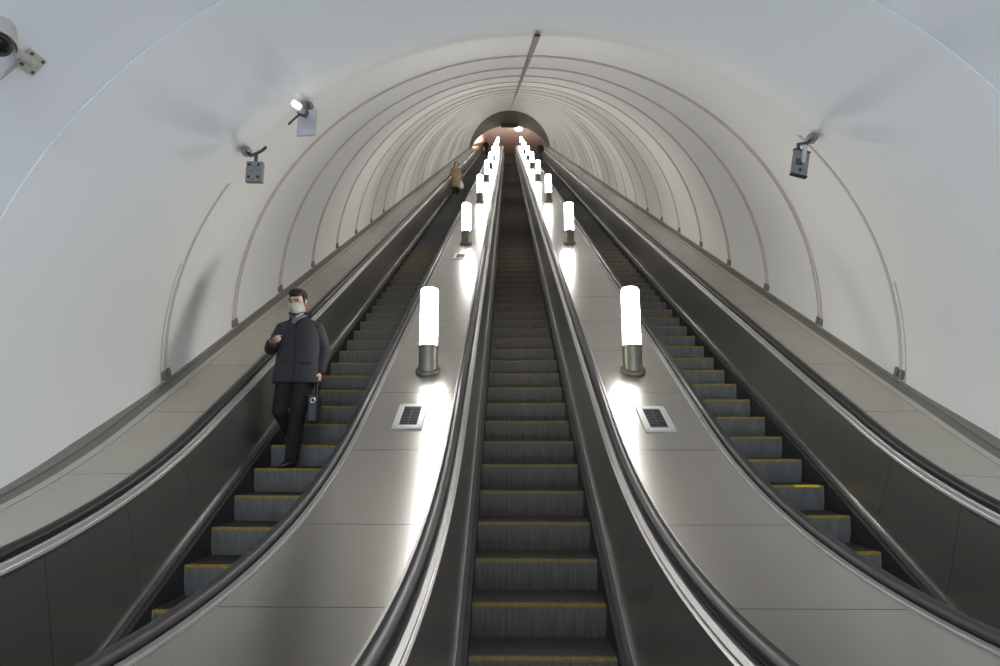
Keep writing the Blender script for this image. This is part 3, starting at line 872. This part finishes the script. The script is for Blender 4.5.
# --- riders further up
def rider(esc, x, s, h, rz, label, mats, kind):
    y = s*C30+1.7; ny, nz = step_at(esc, y)
    k_ = h/1.75
    J = dict(head=(0,-.02,1.63), neck=(0,.01,1.47), chest=(0,.01,1.27), pelvis=(0,.02,.94),
      shR=(-.18,.01,1.38), elR=(-.25,.0,1.12), wrR=(-.20,-.14,.95), shL=(.18,.01,1.38), elL=(.25,.03,1.12), wrL=(.25,-.06,.90),
      hipR=(-.09,.02,.90), knR=(-.10,-.03,.50), anR=(-.10,.03,.09), toeR=(-.12,-.15,.0),
      hipL=(.09,.02,.90), knL=(.09,-.02,.50), anL=(.09,.05,.09), toeL=(.11,-.13,.0),
      handR=((.3,-.5,-1),(1,0,-.2),30,(0,-1,.2)), handL=((0,-.1,-1),(-1,0,0),55,(0,-1,0)))
    def sc(t): return tuple(c*k_ for c in t)
    J = {a: (sc(b) if not a.startswith('hand') else b) for a, b in J.items()}
    if kind == 'long':
        ct = [(0,.01,.40,.235,.175),(0,.01,.60,.235,.17),(0,.01,.85,.225,.16),(0,.01,1.02,.20,.14),(0,.01,1.2,.205,.14),(0,.01,1.33,.20,.125),(0,.01,1.40,.17,.105),(0,.01,1.45,.11,.085),(0,.01,1.48,.078,.075)]
    else:
        ct = [(0,.01,.80,.215,.15),(0,.01,1.0,.215,.15),(0,.01,1.2,.215,.14),(0,.01,1.33,.205,.13),(0,.01,1.40,.17,.105),(0,.01,1.45,.11,.085),(0,.01,1.48,.078,.075)]
    ct = [tuple(c*k_ for c in t) for t in ct]
    return person((x, ny+.20, nz), rz, label, J, mats, dict(headrot=RX(8), coat=ct, vox=.010, coatvox=.014, hs=k_, hair='long' if kind == 'long' else 'short', leg=k_*.95)), J, (x, ny+.20, nz)
w, JW, wl = rider('L', -2.72, 28.3, 1.76, math.radians(10), 'person in a long beige coat riding far up behind the man in charcoal',
      dict(skin=M['skin'], hair=M['hair'], trousers=M['trouser'], shoe=M['shoe'], coat=M['beige']), 'long')
# white bag held by the person in beige
hb = Vector(wl)+RZ(10)@(Vector(JW['wrL'])+Vector((-.01,-.02,-.11)))
wb = empty('carrier_bag', hb+Vector((0,0,-.50)), 'white carrier bag hanging from the hand of the person in beige', 'bag')
bm = bmesh.new()
secs = [(0,.10,.16),(.04,.12,.20),(.18,.125,.21),(.30,.10,.19),(.38,.05,.15)]
rings = []
for z, a, b in secs:
    rings.append([bm.verts.new((a*math.cos(2*PI*i/20)*(1+.10*math.sin(i*2.3+z*9)), b*math.sin(2*PI*i/20)*(1+.08*math.sin(i*1.7)), z)) for i in range(20)])
for a, b in zip(rings, rings[1:]):
    for i in range(20): bm.faces.new((a[i], a[(i+1)%20], b[(i+1)%20], b[i]))
bm.faces.new(rings[0][::-1]); bm.faces.new(rings[-1])
bobj('bag_body', bm, M['whitebag'], wb, True)
bm = bmesh.new()
for sx in (-.02,.02): add_tube(bm, [(sx*1.4,-.10,.36),(sx,-.05,.46),(sx*.3,0,.50),(sx,.05,.46),(sx*1.4,.10,.36)], [.014,.010,.009,.010,.014], 8)
bobj('handle', bm, M['whitebag'], wb, True)
dark = dict(skin=M['skin'], hair=M['hair'], trousers=M['trouser'], shoe=M['shoe'], coat=M['dkcloth'])
p3, J3, l3 = rider('L', -2.37, 60.2, 1.72, 0, 'tiny person in dark clothes at the top of the man\'s escalator', dark, 'short')
bm = bmesh.new(); add_box(bm, (0,0,.16), (.20,.12,.32), None, .03); add_tube(bm, [(-.05,0,.31),(0,0,.43),(.05,0,.31)], .01, 6)
hb3 = Vector(l3)+Vector(J3['wrR'])+Vector((.03,-.05,-.52))
tag(bobj('hand_bag', bm, M['whitebag'], None, False, hb3), 'white bag of the tiny person in dark clothes at the top', 'bag')
rider('R', 2.66, 52.0, 1.75, 0, 'tiny person in a dark jacket near the top of the yellow patch escalator',
      dict(skin=M['skin'], hair=M['hair'], trousers=M['grycloth'], shoe=M['shoe'], coat=M['dkcloth']), 'short')

# ------------------------------------------------------------------ lights
def area(name, loc, rot, size, size_y, power, col):
    l = bpy.data.lights.new(name, 'AREA'); l.shape = 'RECTANGLE'; l.size = size; l.size_y = size_y; l.energy = power; l.color = col
    o = bpy.data.objects.new(name, l); COL.objects.link(o); o.location = loc; o.rotation_euler = rot; return o
area('vestibule_light', (0,-3.0,5.0), (0,0,0), 3.5, 1.2, 320, (.84,.92,1))
area('vestibule_light', (0,-6.5,5.0), (0,0,0), 3.5, 1.2, 260, (.84,.92,1))
area('upper_hall_light', (-3.6,yt+3,zf+1.6), (PI,math.radians(-20),0), 1.5, 3, 60, (1,.84,.74))
wd = bpy.data.worlds.new('World'); scn.world = wd; wd.use_nodes = True
wd.node_tree.nodes['Background'].inputs[0].default_value = (.05,.05,.05,1)

# ------------------------------------------------------------------ camera
cd = bpy.data.cameras.new('Camera'); co = bpy.data.objects.new('Camera', cd); COL.objects.link(co)
cd.sensor_width = 36; cd.lens = F_PX/1000*36; cd.clip_end = 300; cd.clip_start = .05
co.location = CAM; co.rotation_euler = (PI/2+CAM_P, 0, CAM_Y)
scn.camera = co
vs = scn.view_settings; vs.view_transform = 'Standard'; vs.look = 'None'; vs.gamma = 1; vs.exposure = .38; vs.use_curve_mapping = False
scn.cycles.max_bounces = 8; scn.cycles.sample_clamp_indirect = 6
